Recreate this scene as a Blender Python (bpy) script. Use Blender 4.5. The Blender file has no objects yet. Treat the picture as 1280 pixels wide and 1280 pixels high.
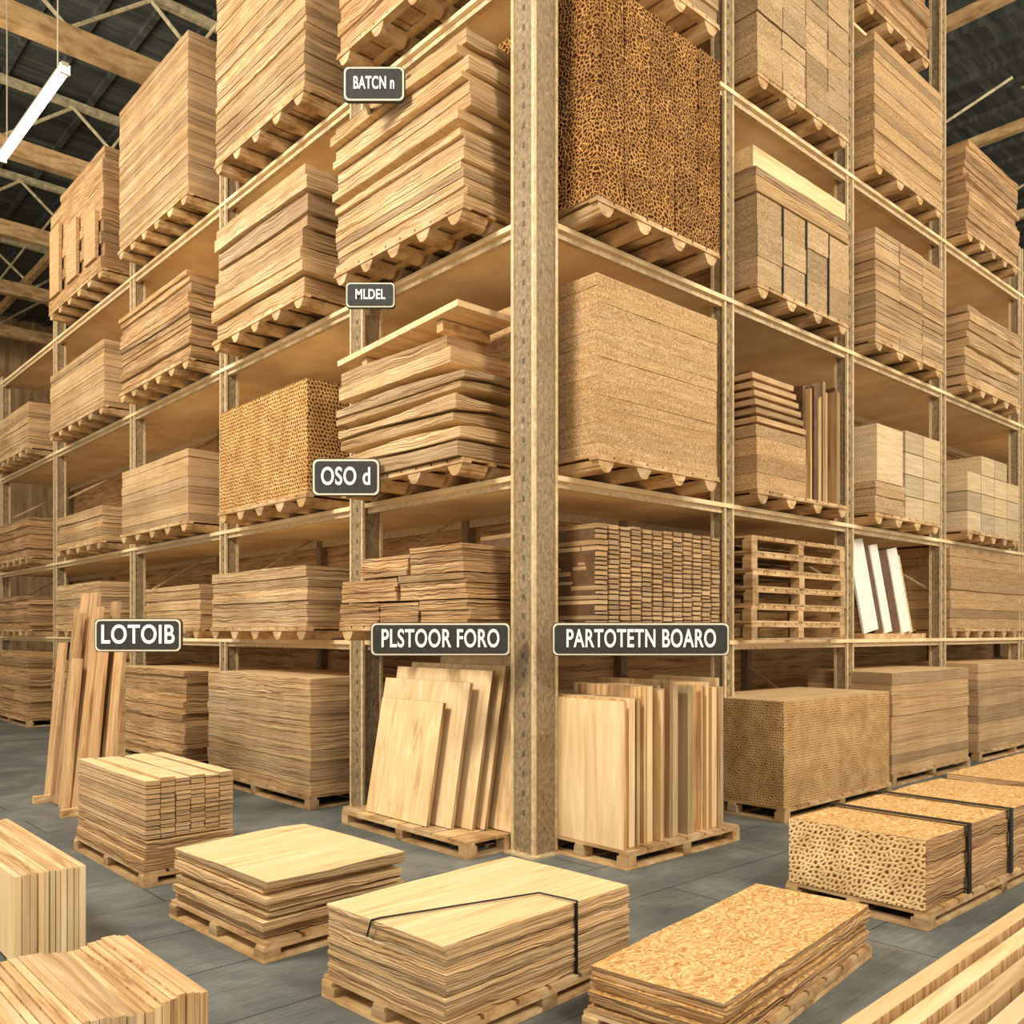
import bpy, bmesh, math, random
from mathutils import Vector, Matrix
random.seed(7)
sc=bpy.context.scene
sc.view_settings.view_transform='Standard'
sc.view_settings.look='None'
YAW=math.atan2(.673,.7396)
CX,CY=.173,6.94
def W(r,l): return (CX+r*math.cos(YAW)-l*math.sin(YAW), CY+r*math.sin(YAW)+l*math.cos(YAW))
def lin(c):
    return tuple(((v/255)/12.92 if v/255<=.04045 else ((v/255+.055)/1.055)**2.4) for v in c)+(1,)
# ---------------- materials ----------------
class NT:
    def __init__(s,name,rough=.6,spec=.3):
        s.m=bpy.data.materials.new(name); s.m.use_nodes=True
        s.n=s.m.node_tree.nodes; s.l=s.m.node_tree.links
        s.b=s.n['Principled BSDF']; s.b.inputs['Roughness'].default_value=rough
        s.b.inputs['Specular IOR Level'].default_value=spec
        s.tc=s.n.new('ShaderNodeTexCoord')
    def mp(s,sc=(1,1,1),loc=(0,0,0)):
        m=s.n.new('ShaderNodeMapping'); m.inputs['Scale'].default_value=sc; m.inputs['Location'].default_value=loc
        s.l.new(s.tc.outputs['Object'],m.inputs[0]); return m.outputs[0]
    def noise(s,vec,scale=1,det=4,rough=.6,dist=0):
        t=s.n.new('ShaderNodeTexNoise'); t.inputs['Scale'].default_value=scale; t.inputs['Detail'].default_value=det
        t.inputs['Roughness'].default_value=rough; t.inputs['Distortion'].default_value=dist
        s.l.new(vec,t.inputs['Vector']); return t.outputs[0]
    def vor(s,vec,scale,feature='F1',out='Distance',rnd=1,dim='3D'):
        t=s.n.new('ShaderNodeTexVoronoi'); t.voronoi_dimensions=dim; t.feature=feature; t.inputs['Scale'].default_value=scale
        t.inputs['Randomness'].default_value=rnd
        s.l.new(vec,t.inputs['Vector']); return t.outputs[out]
    def ramp(s,f,stops):
        r=s.n.new('ShaderNodeValToRGB'); e=r.color_ramp.elements
        while len(e)<len(stops): e.new(.5)
        for i,(p,c) in enumerate(stops):
            e[i].position=p; e[i].color=lin(c)
        s.l.new(f,r.inputs[0]); return r.outputs[0]
    def mix(s,a,b,f=.5,mode='MIX'):
        m=s.n.new('ShaderNodeMix'); m.data_type='RGBA'; m.blend_type=mode
        for sock,v in ((m.inputs[0],f),(m.inputs[6],a),(m.inputs[7],b)):
            if hasattr(v,'links'): s.l.new(v,sock)
            else: sock.default_value=v
        return m.outputs[2]
    def math(s,op,a,b=0):
        m=s.n.new('ShaderNodeMath'); m.operation=op
        for sock,v in ((m.inputs[0],a),(m.inputs[1],b)):
            if hasattr(v,'links'): s.l.new(v,sock)
            else: sock.default_value=v
        return m.outputs[0]
    def tint(s,c):
        a=s.n.new('ShaderNodeAttribute'); a.attribute_name='Tint'
        return s.mix(c,a.outputs['Color'],1,'MULTIPLY')
    def col(s,c): s.l.new(c,s.b.inputs['Base Color'])
    def bump(s,h,st=.3,d=.01):
        b=s.n.new('ShaderNodeBump'); b.inputs['Strength'].default_value=st; b.inputs['Distance'].default_value=d
        s.l.new(h,b.inputs['Height']); s.l.new(b.outputs[0],s.b.inputs['Normal'])
def m_streak(name,stops,scale,bst=.5,spec=.25,tint=True,rough=.6,dist=.35,wave=0):
    s=NT(name,rough,spec)
    vec=s.mp(scale)
    if wave:
        nn=s.noise(s.mp((2.6,2.6,2.6)),1,2)
        sx=s.n.new('ShaderNodeSeparateXYZ'); s.l.new(vec,sx.inputs[0])
        cb=s.n.new('ShaderNodeCombineXYZ'); s.l.new(sx.outputs[0],cb.inputs[0]); s.l.new(sx.outputs[1],cb.inputs[1])
        s.l.new(s.math('ADD',sx.outputs[2],s.math('MULTIPLY',nn,wave*scale[2])),cb.inputs[2]); vec=cb.outputs[0]
    n1=s.noise(vec,1,4,.6,dist)
    n2=s.noise(s.mp((1.7,1.7,1.7)),1,3)
    c=s.ramp(n1,stops)
    c2=s.ramp(n2,[(.3,(228,218,208)),(.7,(255,255,255))])
    c=s.mix(c,c2,1,'MULTIPLY')
    if tint: c=s.tint(c)
    s.col(c); s.bump(n1,bst,.02); return s.m
EDGE=m_streak('wood_edge_layers',[(.36,(110,76,42)),(.42,(194,152,102)),(.53,(224,188,138)),(.66,(242,214,168))],(.8,.8,110),.8,wave=.07)
EDGE2=m_streak('wood_edge_rough',[(.35,(94,60,32)),(.43,(176,132,84)),(.54,(212,170,120)),(.68,(238,208,160))],(1.1,1.1,88),.9,wave=.09)
EDGEF=m_streak('wood_edge_fine',[(.34,(142,104,64)),(.42,(204,164,114)),(.56,(224,188,140)),(.7,(240,212,168))],(.7,.7,150),.7,wave=.04)
VEDGE=m_streak('wood_edge_vertical',[(.3,(144,102,60)),(.42,(204,162,110)),(.56,(228,190,140)),(.7,(246,218,172))],(30,30,1.0),.4)
def m_grain(name,stops,sc=(1.1,16,16)):
    s=NT(name,.5,.35)
    n1=s.noise(s.mp(sc),1,4,.6,1.2)
    c=s.tint(s.ramp(n1,stops)); s.col(c); s.bump(n1,.12,.005); return s.m
GRAIN=m_grain('wood_face_grain',[(.3,(196,156,106)),(.42,(220,184,132)),(.58,(230,198,148)),(.75,(238,210,166))])
GRAINV=m_grain('wood_face_vertical',[(.3,(200,160,110)),(.42,(224,188,136)),(.58,(236,204,154)),(.75,(244,220,176))],(9,9,.8))
BROWNV=m_grain('plank_face_tan',[(.3,(150,108,64)),(.45,(190,146,98)),(.6,(210,168,118)),(.75,(230,190,142))],(14,14,.8))
PLANKY=m_grain('plank_face_long',[(.3,(156,112,68)),(.42,(206,164,112)),(.58,(226,188,138)),(.75,(240,210,162))],(18,1.1,18))
PAL=m_streak('pallet_wood',[(.3,(160,120,74)),(.45,(210,170,118)),(.6,(230,196,146)),(.75,(242,214,168))],(6,3,14),.4)
def m_honey(name,scale,stops,rnd=.8,dist=.0,bs=.02,stagger=.5,zs=1):
    s=NT(name,.75,.15)
    vec=s.mp()
    if dist:
        n=s.n.new('ShaderNodeTexNoise'); n.inputs['Scale'].default_value=6; s.l.new(vec,n.inputs['Vector'])
        mv=s.n.new('ShaderNodeVectorMath'); mv.operation='MULTIPLY_ADD'
        s.l.new(n.outputs[1],mv.inputs[0]); mv.inputs[1].default_value=(dist,)*3; s.l.new(vec,mv.inputs[2]); vec=mv.outputs[0]
    sx=s.n.new('ShaderNodeSeparateXYZ'); s.l.new(vec,sx.inputs[0])
    u=s.math('ADD',sx.outputs[0],sx.outputs[1]); u=s.math('ADD',u,s.math('MULTIPLY',sx.outputs[2],stagger))
    cb=s.n.new('ShaderNodeCombineXYZ'); s.l.new(u,cb.inputs[0]); s.l.new(s.math('MULTIPLY',sx.outputs[2],zs),cb.inputs[1])
    v=s.vor(cb.outputs[0],scale,'DISTANCE_TO_EDGE','Distance',rnd,'2D')
    c=s.ramp(v,stops)
    n=s.noise(s.mp(),5,3); c=s.mix(c,s.ramp(n,[(.3,(210,198,184)),(.7,(255,255,255))]),1,'MULTIPLY')
    s.col(s.tint(c)); s.bump(s.math('SUBTRACT',1,v),1,bs); return s.m
HOLES=m_honey('tube_core_board_holes',26,[(.10,(228,184,122)),(.18,(192,140,82)),(.28,(116,72,34)),(.42,(74,42,18))],.5,bs=.012)
HOLES2=m_honey('chip_end_holes',32,[(.12,(246,214,158)),(.24,(226,182,120)),(.34,(158,102,52)),(.44,(108,64,30))],.75,bs=.012)
HOLES3=m_honey('chip_fine_holes',42,[(.12,(224,186,130)),(.22,(200,154,102)),(.33,(142,98,54)),(.45,(108,70,38))],.6,bs=.008)
CURL=m_honey('wood_curl_block',26,[(.05,(232,182,110)),(.12,(190,128,66)),(.2,(128,76,36)),(.34,(78,42,18))],1,.08,.04,.2,1.2)
def m_part(name,a,b,c_):
    s=NT(name,.8,.15)
    n=s.noise(s.mp(),75,3,.8); n2=s.noise(s.mp((1,1,14)),2,3)
    c=s.ramp(n,[(.36,a),(.5,b),(.62,c_)])
    c=s.mix(c,s.ramp(n2,[(.3,(222,214,202)),(.7,(255,255,255))]),1,'MULTIPLY')
    s.col(s.tint(c)); s.bump(n,.5,.01); return s.m
PART=m_part('particle_board',(154,118,78),(200,162,114),(224,190,144))
PARTG=m_part('particle_board_matte',(150,122,86),(196,164,122),(220,190,148))
PALE=m_part('pale_board',(206,178,136),(228,200,158),(240,218,178))
def m_osb():
    s=NT('osb_face',.65,.3)
    n=s.n.new('ShaderNodeTexNoise'); n.inputs['Scale'].default_value=5; s.l.new(s.tc.outputs['Object'],n.inputs['Vector'])
    mv=s.n.new('ShaderNodeVectorMath'); mv.operation='MULTIPLY_ADD'
    s.l.new(n.outputs[1],mv.inputs[0]); mv.inputs[1].default_value=(.3,.3,.1); s.l.new(s.mp((1,1.7,1)),mv.inputs[2])
    v=s.vor(mv.outputs[0],48,'F1','Color',1)
    sp=s.n.new('ShaderNodeSeparateColor'); s.l.new(v,sp.inputs[0])
    c=s.ramp(sp.outputs[0],[(.0,(182,132,72)),(.3,(210,162,98)),(.7,(222,182,118)),(1,(238,206,150))])
    n2=s.noise(s.mp(),60,3,.7); c=s.mix(c,s.ramp(n2,[(.3,(208,190,172)),(.6,(255,255,255))]),1,'MULTIPLY')
    s.col(c); s.bump(sp.outputs[1],.25,.008); return s.m
OSB=m_osb()
def m_plain(name,c,rough=.5,metal=0,var=.0,scale=8):
    s=NT(name,rough,.4); s.b.inputs['Metallic'].default_value=metal
    n=s.noise(s.mp(),scale,5,.6)
    d=tuple(int(v*(1-var)) for v in c); e=tuple(min(255,int(v*(1+var))) for v in c)
    s.col(s.ramp(n,[(.3,d),(.7,e)])); s.bump(n,.2,.005); return s.m
POST=m_streak('rack_post_weathered',[(.3,(116,98,72)),(.45,(146,126,96)),(.6,(164,142,108)),(.72,(188,164,128))],(34,34,24),.5,tint=False)
POSTL=m_plain('rack_post_flange',(202,176,134),.45,0,.12,20)
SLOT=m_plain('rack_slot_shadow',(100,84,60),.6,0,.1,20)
DECK=m_streak('shelf_deck_plywood',[(.3,(238,208,158)),(.5,(248,222,174)),(.7,(252,234,192))],(3,1,3),.1,tint=False)  # plywood tone paled to stand in for light under the shelves
BACK=m_streak('added_back_boards',[(.35,(140,104,64)),(.45,(192,150,98)),(.6,(214,174,122)),(.72,(232,196,146))],(1.2,1.2,34),.6,tint=False,wave=.1)  # added panels, their brown stands in for the shade behind the shelves
BLACK=m_plain('strap_black',(26,24,22),.5)
SIGN=m_plain('sign_dark_face',(44,41,36),.6,0,.2,30)
SBORD=m_plain('sign_border',(216,204,176),.5)
STEXT=m_plain('sign_letter',(246,242,230),.5)
STEEL=m_plain('steel_wire',(170,158,134),.4,.3)
ROOF=m_streak('roof_dark_metal',[(.3,(54,58,56)),(.5,(80,84,79)),(.7,(112,112,102))],(.4,7,1),.4,tint=False)
RBEAM=m_streak('roof_beam_wood',[(.3,(160,124,80)),(.5,(204,166,114)),(.7,(226,190,138))],(3,3,9),.3,tint=False)
RMET=m_plain('roof_truss_steel',(214,196,154),.5,.1,.2)
WHITE=m_plain('white_panel',(240,234,218),.4,0,.04)
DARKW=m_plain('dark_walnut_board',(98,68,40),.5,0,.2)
WALLM=m_streak('wall_timber_cladding',[(.3,(146,116,78)),(.5,(192,154,108)),(.7,(222,186,138))],(5,5,.6),.4,tint=False)
def m_floor():
    s=NT('floor_concrete',.5,.4)
    n=s.noise(s.mp(),1.2,8,.65,.5); n2=s.noise(s.mp((1.2,22,1)),2.5,6,.75)
    c=s.ramp(n,[(.3,(90,94,90)),(.5,(118,121,115)),(.7,(152,151,140))])
    c=s.mix(c,s.ramp(n2,[(.3,(184,186,186)),(.7,(255,255,255))]),1,'MULTIPLY')
    br=s.n.new('ShaderNodeTexBrick'); br.inputs['Scale'].default_value=1; br.inputs['Mortar Size'].default_value=.006
    br.inputs['Brick Width'].default_value=2.6; br.inputs['Row Height'].default_value=.65
    br.inputs['Color1'].default_value=(1,1,1,1); br.inputs['Color2'].default_value=(.87,.88,.88,1); br.inputs['Mortar'].default_value=(.28,.28,.28,1)
    s.l.new(s.mp(),br.inputs['Vector'])
    c=s.mix(c,br.outputs[0],1,'MULTIPLY'); s.col(c); s.bump(n2,.3,.01); return s.m
FLOORM=m_floor()
def m_emit(name,c,st):
    m=bpy.data.materials.new(name); m.use_nodes=True
    b=m.node_tree.nodes['Principled BSDF']; b.inputs['Emission Color'].default_value=lin(c); b.inputs['Emission Strength'].default_value=st
    b.inputs['Base Color'].default_value=lin(c); return m
TUBE=m_emit('lamp_tube_glow',(255,250,230),8)
# ---------------- mesh builder ----------------
class MB:
    def __init__(s): s.bm=bmesh.new(); s.mats=[]; s.col=s.bm.loops.layers.color.new('Tint')
    def mi(s,m):
        if m not in s.mats: s.mats.append(m)
        return s.mats.index(m)
    def face(s,vs,m,t=(1,1,1)):
        try: f=s.bm.faces.new(vs)
        except ValueError: return
        f.material_index=s.mi(m)
        for lp in f.loops: lp[s.col]=(t[0],t[1],t[2],1)
        return f
    def box(s,x0,x1,y0,y1,z0,z1,m,mtop=None,t=(1,1,1),M=None):
        P=[Vector(p) for p in((x0,y0,z0),(x1,y0,z0),(x1,y1,z0),(x0,y1,z0),(x0,y0,z1),(x1,y0,z1),(x1,y1,z1),(x0,y1,z1))]
        if M: P=[M@p for p in P]
        v=[s.bm.verts.new(p) for p in P]; mt=mtop or m
        for q,mm in(((3,2,1,0),mt),((4,5,6,7),mt),((0,1,5,4),m),((1,2,6,5),m),((2,3,7,6),m),((3,0,4,7),m)):
            s.face([v[i] for i in q],mm,t)
    def cyl(s,p,q,rad,m,n=10,t=(1,1,1)):
        p=Vector(p);q=Vector(q);d=(q-p).normalized(); a=d.orthogonal().normalized(); b=d.cross(a)
        A=[];B=[]
        for i in range(n):
            o=(a*math.cos(2*math.pi*i/n)+b*math.sin(2*math.pi*i/n))*rad
            A.append(s.bm.verts.new(p+o));B.append(s.bm.verts.new(q+o))
        for i in range(n): s.face([A[i],A[(i+1)%n],B[(i+1)%n],B[i]],m,t)
        s.face(A[::-1],m,t);s.face(B,m,t)
    def foot(s,x,y0,y1,z0,h,w,m,t=(1,1,1)):
        n=8;A=[];B=[]
        pts=[(x-w*1.25,z0+h),(x-w*1.0,z0+h*.55)]+[(x-w*.8*math.cos(math.pi*i/n),z0+h*.42-h*.42*math.sin(math.pi*i/n)) for i in range(n+1)]+[(x+w*1.0,z0+h*.55),(x+w*1.25,z0+h)]
        for px_,pz in pts: A.append(s.bm.verts.new((px_,y0,pz)));B.append(s.bm.verts.new((px_,y1,pz)))
        k=len(pts)
        for i in range(k): s.face([A[i],B[i],B[(i+1)%k],A[(i+1)%k]],m,t)
        s.face(A,m,t);s.face(B[::-1],m,t)
    def obj(s,name,loc=(0,0,0),yaw=0,parent=None):
        bmesh.ops.recalc_face_normals(s.bm,faces=s.bm.faces)
        me=bpy.data.meshes.new(name); s.bm.to_mesh(me); s.bm.free()
        for m in s.mats: me.materials.append(m)
        o=bpy.data.objects.new(name,me); sc.collection.objects.link(o)
        o.location=loc; o.rotation_euler=(0,0,yaw)
        if parent: o.parent=parent
        return o
def rt(a=.82,b=1.06):
    v=random.uniform(a,b); w=random.uniform(-.03,.03); return (min(1,v+w*.3),min(1,v),max(0,min(1,v-w)))
def pallet(B,x0,x1,y0,y1,z0,h=.13,feet='block'):
    t=.02; dx=x1-x0; dy=y1-y0
    n=max(4,int(dx/.2)); w=dx/n
    for i in range(n): B.box(x0+i*w+.012,x0+(i+1)*w-.012,y0,y1,z0+h-t,z0+h,PAL,t=rt(.85,1))
    for yy in (y0,y0+dy/2-.04,y1-.08):
        B.box(x0,x1,yy,yy+.08,z0+h-2*t,z0+h-t,PAL,t=rt(.85,1))
    if feet=='round':
        k=max(3,int(round(dx/.42)))
        for i in range(k):
            x=x0+.12+(dx-.24)*i/(k-1)
            B.foot(x,y0+.01,y0+dy*.46,z0,h-2*t,.075,PAL,rt(.85,1)); B.foot(x,y0+dy*.54,y1-.01,z0,h-2*t,.075,PAL,rt(.85,1))
    else:
        for x in (x0,x0+dx/2-.05,x1-.1):
            for y in (y0,y0+dy/2-.05,y1-.1): B.box(x,x+.1,y,y+.1,z0+t,z0+h-2*t,PAL,t=rt(.75,.95))
        for x in (x0,x0+dx/2-.05,x1-.1): B.box(x,x+.1,y0,y1,z0,z0+t,PAL,t=rt(.8,1))
        for y in (y0,y0+dy/2-.05,y1-.1): B.box(x0+.1,x1-.1,y,y+.1,z0,z0+t,PAL,t=rt(.8,1))
def layers(B,x0,x1,y0,y1,z0,h,n,wav=.004,jit=.01,edge=EDGE,face=GRAIN,gap=.004,uneven=.25,tr=(.82,1.06)):
    ph=[[random.uniform(0,6.28) for _ in range(4)] for _ in range(n+1)]
    ws=[1+random.uniform(-uneven,uneven) for _ in range(n)]; tot=sum(ws); zs=[z0]
    for w in ws: zs.append(zs[-1]+h*w/tot)
    def H(i,x,y):
        if i==0: return zs[0]
        p=ph[i]; a=wav*(min(i,n)/n*.5+.5)
        return zs[i]+a*(math.sin(2.3*x+p[0])+.6*math.sin(5.1*x+1.7*y+p[1])+.5*math.sin(3.1*y+p[2])+.3*math.sin(11*x+p[3]))
    K=max(4,int((x1-x0)/.16)); L=max(3,int((y1-y0)/.16))
    for i in range(n):
        a=x0+random.uniform(-jit,jit); b=x1+random.uniform(-jit,jit); c=y0+random.uniform(-jit,jit)*1.3; d=y1-abs(random.uniform(0,jit))
        ring=[(a+(b-a)*k/K,c) for k in range(K)]+[(b,c+(d-c)*k/L) for k in range(L)]+[(b-(b-a)*k/K,d) for k in range(K)]+[(a,d-(d-c)*k/L) for k in range(L)]
        wob=[random.uniform(-.003,.003) for _ in ring]
        bot=[B.bm.verts.new((x+w,y+w,H(i,x,y)+gap/2)) for (x,y),w in zip(ring,wob)]
        top=[B.bm.verts.new((x+w,y+w,max(H(i+1,x,y)-gap/2,H(i,x,y)+gap))) for (x,y),w in zip(ring,wob)]
        t=rt(*tr); m=len(ring)
        for k in range(m): B.face([bot[k],bot[(k+1)%m],top[(k+1)%m],top[k]],edge,t)
        B.face(top,face,(1,1,1) if i==n-1 else t); B.face(bot[::-1],face,t)
PH=.13
def rack_stack(name,r0,r1,l0,l1,z,h,n,feet='round',extra=None,**k):
    B=MB(); pallet(B,0,r1-r0,0,l1-l0,0,PH,feet) if (r1-r0)>(l1-l0) else swap_pallet(B,r1-r0,l1-l0,feet)
    if n: layers(B,.02,r1-r0-.02,.02,l1-l0-.02,PH+.001,h,n,**k)
    if extra: extra(B,r1-r0,l1-l0)
    x,y=W(r0,l0); return B.obj(name,(x,y,z+.002),YAW)
def swap_pallet(B,dx,dy,feet):
    T=MB(); pallet(T,0,dy,0,dx,0,PH,feet)
    mp={}
    for v in T.bm.verts: mp[v]=B.bm.verts.new((v.co.y,v.co.x,v.co.z))
    for f in T.bm.faces:
        c=f.loops[0][T.col]; B.face([mp[v] for v in reversed(f.verts)],PAL,(c[0],c[1],c[2]))
    T.bm.free()
# ---------------- room ----------------
B=MB(); B.box(-16,30,-12,30,-.1,0,FLOORM); B.obj('floor',(CX,CY,0),YAW)
B=MB(); B.box(-16,30,0,.3,0,13,WALLM); x,y=W(0,29.7); B.obj('wall_left',(x,y,0),YAW)
B=MB(); B.box(0,.3,-12,29.6,0,13,WALLM); x,y=W(29.7,0); B.obj('wall_right',(x,y,0),YAW)
B=MB()
B.box(-16,30,-5,30,12.6,12.7,ROOF)
for i in range(60): 
    r=-16+i*.78; B.box(r,r+.1,-5,30,12.5,12.6,ROOF)
B.obj('ceiling',(CX,CY,0),YAW)
for l in (6.5,10.3,14.5,18.5,22.5,26.5):
    B=MB(); B.box(-16,29.6,-.12,.12,10.95,11.3,RBEAM)
    B.box(-16,29.6,-.06,.06,12.35,12.49,RMET)
    r=-16;up=True
    while r<28:
        a=(r,0,11.3 if up else 12.36); b=(r+1.3,0,12.36 if up else 11.3); B.cyl(a,b,.035,RMET,6); r+=1.3; up=not up
    x,y=W(0,l); B.obj('roof_truss',(x,y,0),YAW)
for r in (-9,-5.5,-2.2,2,6,10,14,18,22):
    B=MB(); B.box(-.07,.07,-5,29.6,11.31,11.5,RBEAM)
    l=-5;up=True
    while l<27:
        B.cyl((0 ,l,11.5 if up else 12.4),(.0+(.5 if up else -.5),l+2.1,12.4 if up else 11.5),.03,RMET,6); l+=2.1; up=not up
    x,y=W(r,0); B.obj('roof_purlin',(x,y,0),YAW)
# ---------------- racks ----------------
LV=[1.62,2.92,4.88,6.88]
LP=[2.35,5.36,8.4,12.2,16.0]; RP=[2.495,4.87,7.4,10.27,13.2]
B=MB()
def post(r,l,w,top,axis):
    B.box(r-w/2,r+w/2,l-w/2,l+w/2,0,top,POST)
    e=.014
    for a,b in((-1,-1),(1,-1),(-1,1),(1,1)):
        B.box(r+a*w/2-e,r+a*w/2+e,l+b*w/2-e,l+b*w/2+e,0,top,POSTL)
    z=.3
    while z<top-.2:
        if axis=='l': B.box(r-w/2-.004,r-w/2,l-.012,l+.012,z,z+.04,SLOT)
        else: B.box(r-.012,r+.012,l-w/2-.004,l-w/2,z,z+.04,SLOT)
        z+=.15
    B.box(r-w*.8,r+w*.8,l-w*.8,l+w*.8,0,.015,POSTL)
D=1.3
post(0,0,.23,10.5,'l')
for i,l in enumerate(LP):
    w=.2 if i==0 else .14
    top=9.4 if i<2 else (7.3 if i<4 else 7.0)
    post(0,l,w,top,'l'); B.box(D-.07,D+.03,l-.05,l+.05,0,top,POST)
    for z in (.5,2.2,4,6): B.cyl((0,l,z),(D,l,z+.8),.018,POSTL,6)
for i,r in enumerate(RP):
    top=10.5 if i<3 else 7.6
    post(r,0,.13,top,'r'); B.box(r-.05,r+.05,D-.07,D+.03,0,top,POST)
    for z in (.5,2.2,4,6): B.cyl((r,0,z),(r,D,z+.8),.018,POSTL,6)
for z in LV:
    B.box(-.09,D,.0,16,z-.04,z,DECK)
    B.box(D,13.2,-.09,D,z-.04,z,DECK); B.box(.0,D,-.09,0,z-.04,z,DECK)
    B.box(-.05,.0,.12,16,z-.09,z-.04,POSTL); B.box(.12,13.2,-.05,0,z-.09,z-.04,POSTL)
    B.box(D-.05,D,D,16,z-.12,z-.04,POSTL); B.box(D,13.2,D-.05,D,z-.12,z-.04,POSTL)
z=8.75
B.box(0,D,0,5.36,z-.04,z,DECK); B.box(D,7.4,0,D,z-.04,z,DECK)
B.box(D+.03,D+.06,D+.06,16,0,6.85,BACK); B.box(D+.06,13.2,D+.03,D+.06,0,6.85,BACK)
B.obj('pallet_rack',(CX,CY,0),YAW)
# ---------------- left rack loads ----------------
P=-.42
def L(name,l0,l1,z,h,n,r1=.85,p=P,**k): return rack_stack(name,p,r1,l0,l1,z,h,n,**k)
z1,z2,z3,z4=LV
L('lumber_stack',.35,2.2,z4,1.4,9,.18,wav=.012,jit=.03,edge=EDGE2)
L('plywood_stack',2.8,4.85,z4,2.15,30,wav=.007,jit=.012)
L('plywood_stack',5.6,8.0,z4,1.95,26,wav=.003,jit=.006,edge=EDGEF)
def crate_extra(B,dx,dy):
    for i in range(3):
        y=.15+i*dy/3; B.box(-.05,.0,y,y+.5,.3,1.0+.2*i,PART); 
    layers(B,.1,dx-.1,.2,dy-.3,1.75,.25,3,edge=EDGE2,wav=.01)
L('mixed_board_stack',8.65,11.3,z4,1.6,9,jit=.03,wav=.01,edge=EDGE2,extra=crate_extra)
def two(B,dx,dy):
    layers(B,.0,dx,.0,dy,PH+.64,.72,7,wav=.014,jit=.045,edge=EDGE,gap=.016)
L('lumber_stack',.35,2.25,z3,.6,9,.18,wav=.006,jit=.02,extra=two)
L('plank_stack',2.8,4.9,z3,1.3,8,wav=.014,jit=.05,gap=.03,edge=EDGE)
L('rough_board_stack',5.55,7.95,z3,1.05,14,wav=.012,jit=.035,edge=EDGE2,gap=.012)
L('plywood_stack',8.6,11.3,z3,.95,16,jit=.008,edge=EDGEF)
L('plywood_stack',12.6,15.4,z3,.8,12,jit=.02)
def loose(B,dx,dy):
    zz=PH+.0
    for i,(h,a,b) in enumerate([(.25,0,0),(.2,.1,-.1),(.16,-.05,.08),(.24,.18,-.1)]):
        layers(B,-.02,dx,a if a>0 else 0,dy+b*.5,zz,h,2,wav=.022,jit=.04,edge=EDGE,gap=.024); zz+=h+.045
    M=Matrix.Translation((dx*.5,dy*.5,zz+.1))@Matrix.Rotation(math.radians(-3),4,'X')
    for yy in(-.6,.5): B.box(-.25,.25,yy,yy+.08,-.1,-.01,PAL,M=M)
    B.box(-dx*.52,dx*.5,-dy*.47,dy*.48,0,.05,GRAIN,GRAIN,M=M)
L('lumber_stack',.35,2.2,z2,0,0,.18,extra=loose)
L('tube_core_board_stack',2.75,4.75,z2,1.12,1,wav=.0,jit=.0,edge=HOLES,face=GRAIN,tr=(1,1))
L('plywood_stack',5.6,7.9,z2,.86,8,jit=.006,edge=EDGEF)
L('plywood_stack',8.7,10.9,z2,.5,8,jit=.02)
L('lumber_stack',12.6,15.4,z2,.7,9,jit=.03,edge=EDGE2)
def bund(B,dx,dy):
    for j,(a,b,zz,h,n) in enumerate([(0,.62,0,.2,5),(.64,1.2,0,.2,5),(1.22,dy,0,.2,5),(.02,.9,.21,.2,5),(.93,dy-.05,.21,.2,5),(.05,.75,.42,.22,5),(.78,1.5,.42,.18,4)]):
        layers(B,0,dx,a,min(b,dy),PH+zz,h,n,wav=.005,jit=.015,edge=EDGE2)
L('board_bundle_stack',.3,2.15,z1,0,0,.18,extra=bund)
L('plywood_stack',2.75,4.95,z1,.6,11,wav=.005,jit=.012)
L('plywood_stack',6.0,7.9,z1,.55,9,jit=.012,p=-.1)
L('plywood_stack',8.8,11.0,z1,.7,9,jit=.012)
L('lumber_stack',12.6,15.4,z1,.6,9,jit=.03,edge=EDGE2)
L('plywood_stack',2.6,4.95,0,1.12,20,p=-.47,feet='block',wav=.005,jit=.01)
L('lumber_stack',5.7,8.0,0,1.1,14,feet='block',wav=.008,jit=.025,edge=EDGE2)
L('lumber_stack',8.7,11.2,0,1.1,14,feet='block',wav=.008,jit=.03,edge=EDGE2)
L('lumber_stack',12.6,15.2,0,1.2,14,feet='block',wav=.008,jit=.03,edge=EDGE2)
# ---------------- right rack loads ----------------
def R(name,r0,r1,z,h,n,p=-.3,l1=.95,**k): return rack_stack(name,r0,r1,p,l1,z,h,n,**k)
R('lumber_stack',.25,1.85,z4,1.4,12,p=P)
def curls(B,dx,dy):
    n=5
    for j in range(6):
        for i in range(n):
            layers(B,i*dx/n+.001,(i+1)*dx/n-.006,0,dy,PH+j*.28,.278,1,wav=.003,jit=.004,edge=CURL,tr=(.9,1.05),gap=.008)
R('wood_curl_block',.25,1.85,z3,0,0,p=P,extra=curls)
R('particle_board_stack',.25,1.85,z2,1.38,12,p=P,edge=PART,face=PART,gap=.002,jit=.003,wav=.001,tr=(.94,1.02))
def cells(B,dx,dy):
    n=12;w=dx/n
    for i in range(n):
        layers(B,i*w+.011,(i+1)*w-.011,0,dy,PH,.78+random.uniform(-.01,.01),20,wav=.001,jit=.004,edge=EDGEF,gap=.012,tr=(.82,1))
    B.box(.01,dx-.01,.03,dy-.02,PH,PH+.76,DARKW)  # dark filler core, puts shade into the gaps between battens
R('batten_bundle_stack',.25,1.85,z1,0,0,p=P,extra=cells)
def greyblocks(cols,h,rows=3,m=PARTG):
    def f(B,dx,dy):
        w=dx/cols
        for j in range(rows):
            for i in range(cols):
                layers(B,i*w+.008,(i+1)*w-.008,0,dy,PH+j*h/rows,h/rows-.008,3,wav=.002,jit=.006,edge=m,face=m,gap=.003)
    return f
R('particle_board_bundle_stack',2.62,4.4,z4,0,0,extra=greyblocks(4,1.7,3))
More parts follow.
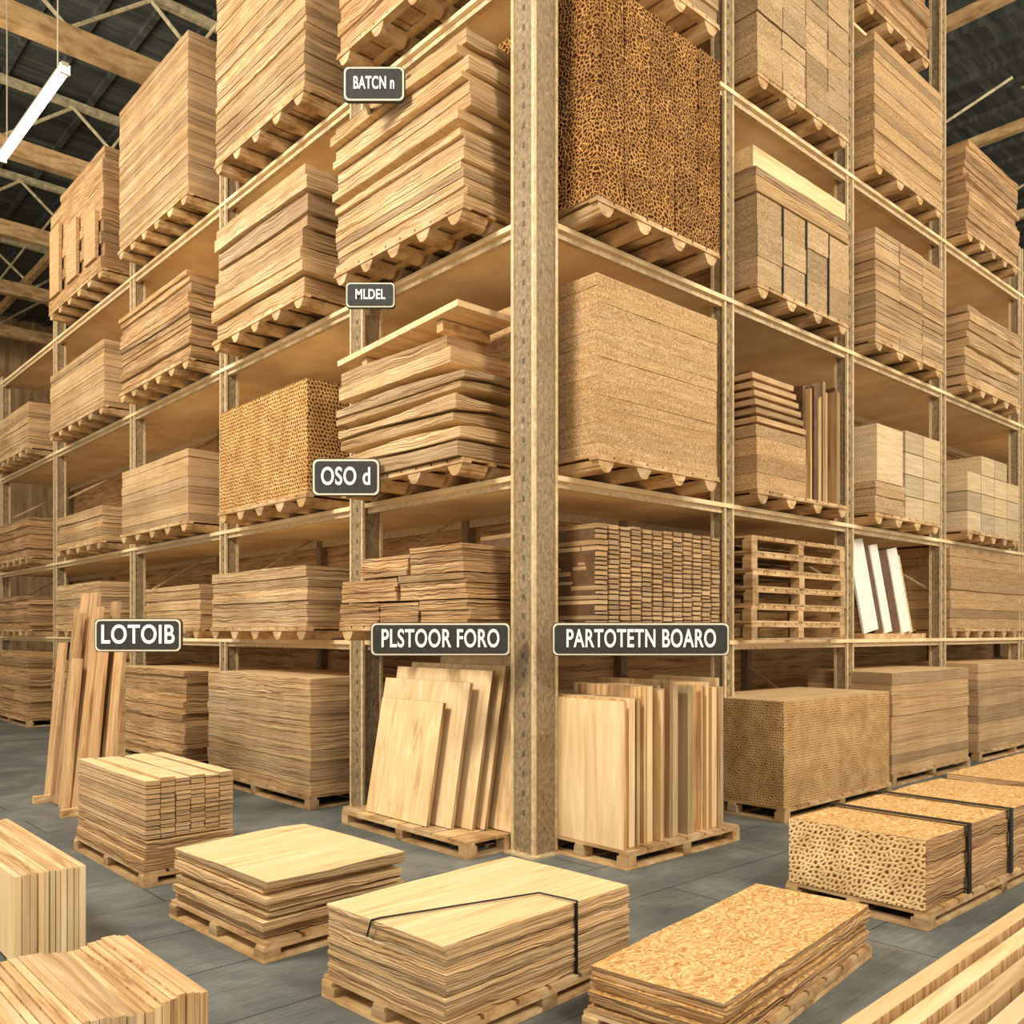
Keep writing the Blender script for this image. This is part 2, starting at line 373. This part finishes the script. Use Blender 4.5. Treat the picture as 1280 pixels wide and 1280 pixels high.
def gb2(B,dx,dy):
    greyblocks(4,.85,1)(B,dx,dy)
    for i in range(3): B.box(dx*(i+1)/4-.012,dx*(i+1)/4+.012,-.012,-.004,PH,PH+.85,BLACK)
    layers(B,0,dx,0,dy,PH+.86,.24,3,edge=EDGE,wav=.004)
    layers(B,0,dx,.05,dy,PH+1.11,.2,1,edge=GRAIN,wav=.002)
R('particle_board_bundle_stack',2.62,4.4,z3,0,0,extra=gb2)
def mixed(B,dx,dy):
    a=dx*.5
    layers(B,0,a,0,dy,PH,.62,4,edge=PART,face=PART,jit=.01)
    for i in range(6):
        z=PH+.64+i*.085; B.box(0,a-.03*i,.0+.01*i,dy,z,z+.05,EDGEF,EDGEF,t=rt()); B.box(.05,a-.1,.1,dy-.1,z+.05,z+.085,DARKW)
    x=a+.03
    while x<dx-.04:
        w=random.uniform(.03,.07); h=random.uniform(1.0,1.28); B.box(x,x+w,random.uniform(0,.1),.5,PH,PH+h,VEDGE if random.random()<.7 else DARKW,t=rt(.6,1)); x+=w+.012
R('mixed_timber_load',2.62,4.4,z2,0,0,extra=mixed)
B=MB()
zz=0
for i in range(6):
    o=random.uniform(-.02,.02); pallet(B,o,1.8+o,0,1.15,zz,.165,'block'); zz+=.167
x,y=W(2.62,-.25); B.obj('empty_pallet_stack',(x,y,z1+.002),YAW)
R('particle_board_stack',5.0,6.85,z4,1.45,16,edge=PART,wav=.002,jit=.006)
R('lumber_stack',5.0,6.7,8.75,1.3,12,p=-.2,edge=EDGE2,jit=.03)
R('lumber_stack',2.7,4.4,8.75,1.3,12,p=-.2,edge=EDGE2,jit=.03)
R('batten_bundle_stack',5.0,6.85,z3,0,0,extra=greyblocks(3,1.25,7,EDGEF))
def pale(B,dx,dy):
    layers(B,0,dx*.42,0,dy,PH,.35,5,edge=PARTG); B.box(.05,dx*.4,0,dy,PH+.36,PH+1.0,PALE)
    for i in range(2):
        for j in range(4): B.box(dx*.44+i*.5,dx*.44+i*.5+.48,0,dy,PH+j*.26,PH+j*.26+.25,PALE,t=rt(.85,1))
R('pale_carton_stack',5.0,6.75,z2,0,0,extra=pale)
R('plywood_stack',7.6,9.5,z4,1.2,14,edge=EDGE2,jit=.03)
R('plank_stack',7.6,9.6,z3,1.0,9,edge=EDGE,wav=.015,jit=.03,gap=.015)
def sacks(B,dx,dy):
    for i in range(4):
        for j in range(4-(i==3)-(i==0)):
            B.box(i*dx/4+.01,(i+1)*dx/4-.01,0,dy,PH+j*.26,PH+j*.26+.25,PALE,t=rt(.82,1))
R('carton_stack',7.6,9.5,z2,0,0,extra=sacks)
R('plywood_stack',10.5,12.8,z2,1.2,12); R('plywood_stack',10.5,12.8,z3,1.2,12); R('particle_board_stack',7.6,12.8,z1,1.1,8,edge=PART,face=PART,p=-.1)
R('particle_board_block',2.35,4.45,0,.95,1,p=-.75,l1=.35,feet='block',edge=HOLES3,wav=0,jit=0,tr=(1,1))
R('plywood_stack',4.9,7.05,0,1.12,9,p=-.55,l1=.5,feet='block',edge=EDGEF,jit=.006)
R('plywood_stack',7.6,10.2,0,1.15,10,p=-.45,l1=.5,feet='block',edge=EDGEF,jit=.006)
R('plywood_stack',10.6,13,0,1.15,10,p=-.45,l1=.5,feet='block',edge=EDGEF,jit=.006)
# ---- leaning white panels on rack ----
B=MB()
for i,(x,m,h,w) in enumerate([(0,WHITE,1.16,.36),(.32,DARKW,1.1,.22),(.52,WHITE,1.14,.2),(.7,DARKW,1.08,.3),(.98,WHITE,1.12,.26),(1.22,PALE,1.05,.12)]):
    M=Matrix.Translation((x+.2,.02*(i%2),.0))@Matrix.Rotation(math.radians(-9),4,'Y')@Matrix.Rotation(math.radians(-6),4,'X')
    B.box(0,w,0,.025,.06,h,m,M=M)
B.box(0.1,1.75,-.04,.12,0,.06,PAL)
x,y=W(5.1,-.04); B.obj('white_panel_boards',(x,y,z1+.002),YAW)
# ---- leaning plywood sheets ----
B=MB(); 
swap_pallet(B,.85,1.75,'block')
for rb,l0,l1,h in [(-.46,.62,1.5,1.0),(-.37,.42,1.62,1.17),(-.27,.28,1.6,1.27),(-.19,.22,1.5,1.31),(-.1,.0,1.2,1.4)]:
    M=Matrix.Translation((rb+.55,0,PH+.006))@Matrix.Rotation(math.radians(10),4,'Y')
    B.box(0,.028,l0,l1,0,h,VEDGE,VEDGE,t=(.8,.8,.8),M=M)
    B.box(-.001,0,l0+.002,l1-.002,.002,h-.002,GRAINV,GRAINV,t=rt(.97,1.05),M=M)
x,y=W(-.55,.15); B.obj('leaning_plywood_sheets',(x,y,.002),YAW)
# ---- upright sheets ----
B=MB(); pallet(B,0,1.4,0,.95,0,.13,'block')
B.box(.02,.05,.05,.72,.132,1.2,VEDGE,t=(1,1,1)); B.box(.018,.02,.052,.718,.134,1.198,GRAINV)
x0=.055
i=0
while x0<1.3:
    w=random.choice([.025,.035,.05,.065]); h=1.08 if x0<.28 else random.uniform(1.12,1.2)
    if .28<x0<.36: h=1.16
    y0=.05+random.uniform(0,.05)+(.07 if i%3==0 else 0)
    B.box(x0,x0+w,y0,.75+random.uniform(0,.1),.132,.132+h,GRAINV if i%2 else VEDGE,t=rt(.75,1.05)); x0+=w+random.choice([.005,.01,.016]); i+=1
x,y=W(.1,-.85); B.obj('upright_plywood_sheets',(x,y,.002),YAW)
# ---------------- floor stacks ----------------
def fl(name,x,y,yawd,dx,dy,h,n,extra=None,ph=.1,**k):
    B=MB(); pallet(B,-.02,dx+.02,-.02,dy+.02,0,ph,'block')
    if n: layers(B,0,dx,0,dy,ph+.002,h-ph,n,**k)
    if extra: extra(B,dx,dy,ph)
    return B.obj(name,(x,y,.002),math.radians(yawd))
Y0=math.degrees(YAW)
def fa(B,dx,dy,ph):
    layers(B,0,dx,0,dy,ph+.002,.2,5,edge=EDGE2,jit=.012)
    n=6;w=dx/n
    for i in range(n):
        layers(B,i*w+.003,(i+1)*w-.003,0,dy-(.12 if i%2 else 0),ph+.21,.4+(.012 if i%2 else 0),12,edge=EDGEF,jit=.003,gap=.008)
fl('batten_bundle_stack',-2.44,5.97,Y0,.62,1.42,.72,0,extra=fa)
fl('plank_stack',-1.27,4.62,Y0+3,.9,1.05,.42,7,wav=.009,jit=.03,edge=EDGE,gap=.014,face=GRAIN)
def fc(B,dx,dy,ph):
    z=.43; rr=.005
    pts=[(dx*.66,-.014,.08),(dx*.66,-.014,z+.012),(dx*.64,dy*.25,z+.012),(.02,dy*.55,z+.012),(-.014,dy*.57,z+.006),(-.02,dy*.6,z-.07)]
    for a,b in zip(pts,pts[1:]): B.cyl(a,b,rr,BLACK,6)
    B.box(dx*.66-.008,dx*.66+.008,-.012,-.004,.08,z,BLACK)
fl('plywood_stack',-.27,3.62,46,1.23,.82,.43,17,wav=.003,jit=.006,edge=EDGE,extra=fc)
fl('osb_stack',.80,3.46,49.5,1.62,.62,.27,8,wav=.004,jit=.02,edge=EDGE2,face=OSB,ph=.07)
def fe(B,dx,dy,ph):
    z=.51
    for x in (.55,1.25):
        B.box(x,x+.05,-.022,-.012,ph,z+.014,BLACK); B.box(x,x+.05,-.022,dy+.02,z+.012,z+.018,BLACK); B.box(x,x+.05,dy+.012,dy+.022,ph,z+.014,BLACK)
    B.box(-.014,-.006,.0,dy,ph+.005,z-.005,HOLES2)
fl('strapped_chipboard_stack',2.36,5.12,Y0,2.3,.86,.51,5,wav=.004,jit=.004,edge=EDGE2,face=OSB,extra=fe)
x,y=W(3.1,-2.75); fl('osb_stack',x,y,Y0,2.0,.9,.5,6,edge=EDGE2,face=OSB)
x,y=W(5.6,-2.6); fl('osb_stack',x,y,Y0,2.0,.9,.5,6,edge=EDGE2,face=OSB)
B=MB()
for j in range(3): B.box(.2+j*1.3,.3+j*1.3,-1.7,0,0,.06,PAL)
for j in range(13):
    y1=-j*.13; d=random.uniform(-.05,.05)
    for kk in range(2): B.box(d,3.6+d,y1-.08,y1,.062+kk*.07,.128+kk*.07,EDGE2 if kk==0 else VEDGE,GRAIN,t=rt(.85,1.04))
B.obj('batten_pile',(1.24,3.42,.002),math.radians(Y0+2))
def edge_sheets(name,x,y,yawd,dx,dy,h,ph,wv,g=.002,side=VEDGE):
    B=MB(); B.box(0,dx,.05,.15,0,ph,PAL); B.box(0,dx,dy-.15,dy-.05,0,ph,PAL)
    a=0;i=0
    while a<dx-.012:
        w=random.uniform(.018,.035); B.box(a,a+w,random.uniform(0,.012),dy,ph,h+wv*math.sin(i*.55)+random.uniform(-.003,.003),side,PLANKY,t=rt(.84,1.05)); a+=w+g;i+=1
    return B.obj(name,(x,y,.002),math.radians(yawd))
edge_sheets('edge_stacked_boards',-2.47,4.46,Y0,.34,1.6,.48,.04,.002,.004,GRAINV)
ca=math.radians(Y0); 
edge_sheets('edge_stacked_planks',-1.13-1.5*math.cos(ca),3.37-1.5*math.sin(ca),Y0,1.5,.85,.35,.04,.014,.0025)
# leaning long boards
B=MB()
for yy in(-.6,.3): B.box(.36,.44,yy,yy+.08,.0,1.6,PAL); B.box(-.12,.36,yy,yy+.08,0,.07,PAL)
B.box(.32,.36,-.95,.5,1.45,1.58,PAL)
for i,(y,h,a,rr,w) in enumerate([(-1.0,1.62,5,.05,.24),(-.75,1.8,5,-.02,.26),(-.62,2.0,6,.06,.2),(-.5,1.95,6,-.06,.2),(-.3,1.45,5,-.1,.24),(-.22,2.1,6,.0,.22),(-.02,1.9,6,-.07,.24),(.14,2.1,6,.02,.24),(.3,1.6,5,-.08,.22),(.4,1.95,6,.03,.22)]):
    M=Matrix.Translation((.1+rr,y,.0))@Matrix.Rotation(math.radians(a),4,'Y')@Matrix.Rotation(math.radians(random.uniform(-.8,.8)),4,'X')
    B.box(0,.03,0,w,0.006,h,BROWNV,BROWNV,t=rt(.85,1.05),M=M)
x,y=W(-2.2,4.4); B.obj('leaning_long_boards',(x,y,.002),YAW)
for i,(r,l) in enumerate([(-4.5,17.5),(-7.5,17.5),(-10.5,17.5)]):
    x,y=W(r,l); fl('lumber_stack',x,y,Y0,2.4,1.2,2.0,14,edge=EDGE2,jit=.03)
# ---------------- signs ----------------
def px(x,Yd): return (x-640)/1123*Yd
def sign(name,xa,xb,ya,yb,Yd,text,size,bracket=.3,yaw=0,fill=.84):
    k0=Yd/1123; w=(xb-xa)*k0; h=(yb-ya)*k0; x=px((xa+xb)/2,Yd); z=1.7+(790-(ya+yb)/2)*k0
    B=MB()
    def rrect(w,h,rad,y0,y1,m):
        pts=[]
        for cx,cz,a0 in((w/2-rad,h/2-rad,0),(-w/2+rad,h/2-rad,90),(-w/2+rad,-h/2+rad,180),(w/2-rad,-h/2+rad,270)):
            for k in range(5):
                a=math.radians(a0+k*22.5); pts.append((cx+rad*math.cos(a),cz+rad*math.sin(a)))
        A=[B.bm.verts.new((p[0],y0,p[1])) for p in pts]; C=[B.bm.verts.new((p[0],y1,p[1])) for p in pts]
        n=len(pts)
        for i in range(n): B.face([A[i],A[(i+1)%n],C[(i+1)%n],C[i]],m)
        B.face(A,m);B.face(C[::-1],m)
    k=h*.05
    rrect(w,h,h*.16,.0,.03,SIGN); rrect(w-k,h-k,h*.14,-.004,.0,SBORD); rrect(w-3*k,h-3*k,h*.12,-.008,-.004,SIGN)
    B.box(-w*.2-.015,-w*.2+.015,.03,.03+bracket,-.02,.02,STEEL); B.box(w*.2-.015,w*.2+.015,.03,.03+bracket,-.02,.02,STEEL)
    o=B.obj(name,(x,Yd,z),yaw)
    cu=bpy.data.curves.new('lettering','FONT'); cu.body=text; cu.size=h*size; cu.align_x='CENTER'; cu.align_y='CENTER'; cu.extrude=.002; cu.offset=h*size*.018; cu.space_character=1.06
    t=bpy.data.objects.new('lettering',cu); sc.collection.objects.link(t); cu.materials.append(STEXT)
    t.parent=o; t.location=(0,-.011,0); t.rotation_euler=(math.radians(90),0,0)
    bpy.context.view_layer.update()
    tw=t.dimensions.x
    if tw>0: t.scale=(w*fill/tw,1,1)
    return o
sign('aisle_sign',463,638,778,820,6.72,'PLSTOOR FORO',.75,.5)
sign('aisle_sign',690,912,778,820,6.6,'PARTOTETN BOARO',.75,.45)
sign('aisle_sign',118,227,773,815,7.5,'LOTOIB',.78,.7)
sign('bay_sign',429,506,83,127,7.4,'BATCN n',.5,.38,fill=.66)
sign('bay_sign',432,494,353,385,7.5,'MLDEL',.55,.38,fill=.6)
sign('bay_sign',390,475,573,620,7.6,'OSO d',.66,.5,fill=.72)
# ---------------- lamps ----------------
def tube(p,q,name='fluorescent_lamp',power=60):
    p=Vector(p);q=Vector(q); c=(p+q)/2; d=(q-p); Ln=d.length; yaw=math.atan2(d.y,d.x)
    B=MB(); B.box(-Ln/2,Ln/2,-.035,.035,.03,.07,STEEL); B.cyl((-Ln/2+.03,0,0),(Ln/2-.03,0,0),.05,TUBE,14)
    B.box(-Ln/2,-Ln/2+.03,-.05,.05,-.05,.05,WHITE); B.box(Ln/2-.03,Ln/2,-.05,.05,-.05,.05,WHITE)
    for s in(-.4,.4): B.cyl((s*Ln,0,.1),(s*Ln,0,12.5-c.z),.008,STEEL,6)
    o=B.obj(name,c,yaw)
    ld=bpy.data.lights.new('lamp_light','AREA'); ld.shape='RECTANGLE'; ld.size=Ln; ld.size_y=.2; ld.energy=power; ld.color=(1,.95,.86)
    lo=bpy.data.objects.new('lamp_light',ld); sc.collection.objects.link(lo); lo.parent=o; lo.location=(0,0,-.06)
tube((-6.25,11.0,7.5),(-4.6,9.25,7.5))
def area(loc,tgt,size,power,col=(1,.94,.83)):
    ld=bpy.data.lights.new('unseen_area_light','AREA'); ld.shape='SQUARE'; ld.size=size; ld.energy=power; ld.color=col  # unseen lamps without fixtures, added to light the racks and roof
    o=bpy.data.objects.new('unseen_area_light',ld); sc.collection.objects.link(o); o.location=loc
    o.rotation_euler=(Vector(tgt)-Vector(loc)).to_track_quat('-Z','Y').to_euler()
area((-6.5,2.5,8.5),(-1.5,9,3.5),2.0,1050,(1,.95,.87))
area((5.5,-.5,8.5),(3.5,9,3),2.0,600,(1,.94,.84))
area((-12,7,9.5),(-6,13,2),2.5,380)
area((10,4,9),(7,11,3),2.5,480)
area((-11,11,7.5),(-9,14,12.5),3,420)  # added uplight, brightens the roof on the left
area((14,9,7.6),(14,13,12.5),3,600)  # added uplight, brightens the roof on the right
for (r,l) in ((-3.6,9.2),(-2.2,8.0),(-1.2,13.5)):
    B=MB(); B.cyl((0,0,2.0 if r<-3 else 6),(0,0,12.5),.012,STEEL,6); x,y=W(r,l); B.obj('hanging_cable',(x,y,0))
w=bpy.data.worlds.new('World'); sc.world=w; w.use_nodes=True
bg=w.node_tree.nodes['Background']; bg.inputs[0].default_value=(1,.925,.79,1); bg.inputs[1].default_value=1.2
cam=bpy.data.cameras.new('Camera'); cam.lens=36*1123/1280; cam.sensor_width=36; cam.shift_y=150/1280; cam.clip_end=200
co=bpy.data.objects.new('Camera',cam); sc.collection.objects.link(co); co.location=(0,0,1.7); co.rotation_euler=(math.radians(90),0,0); sc.camera=co
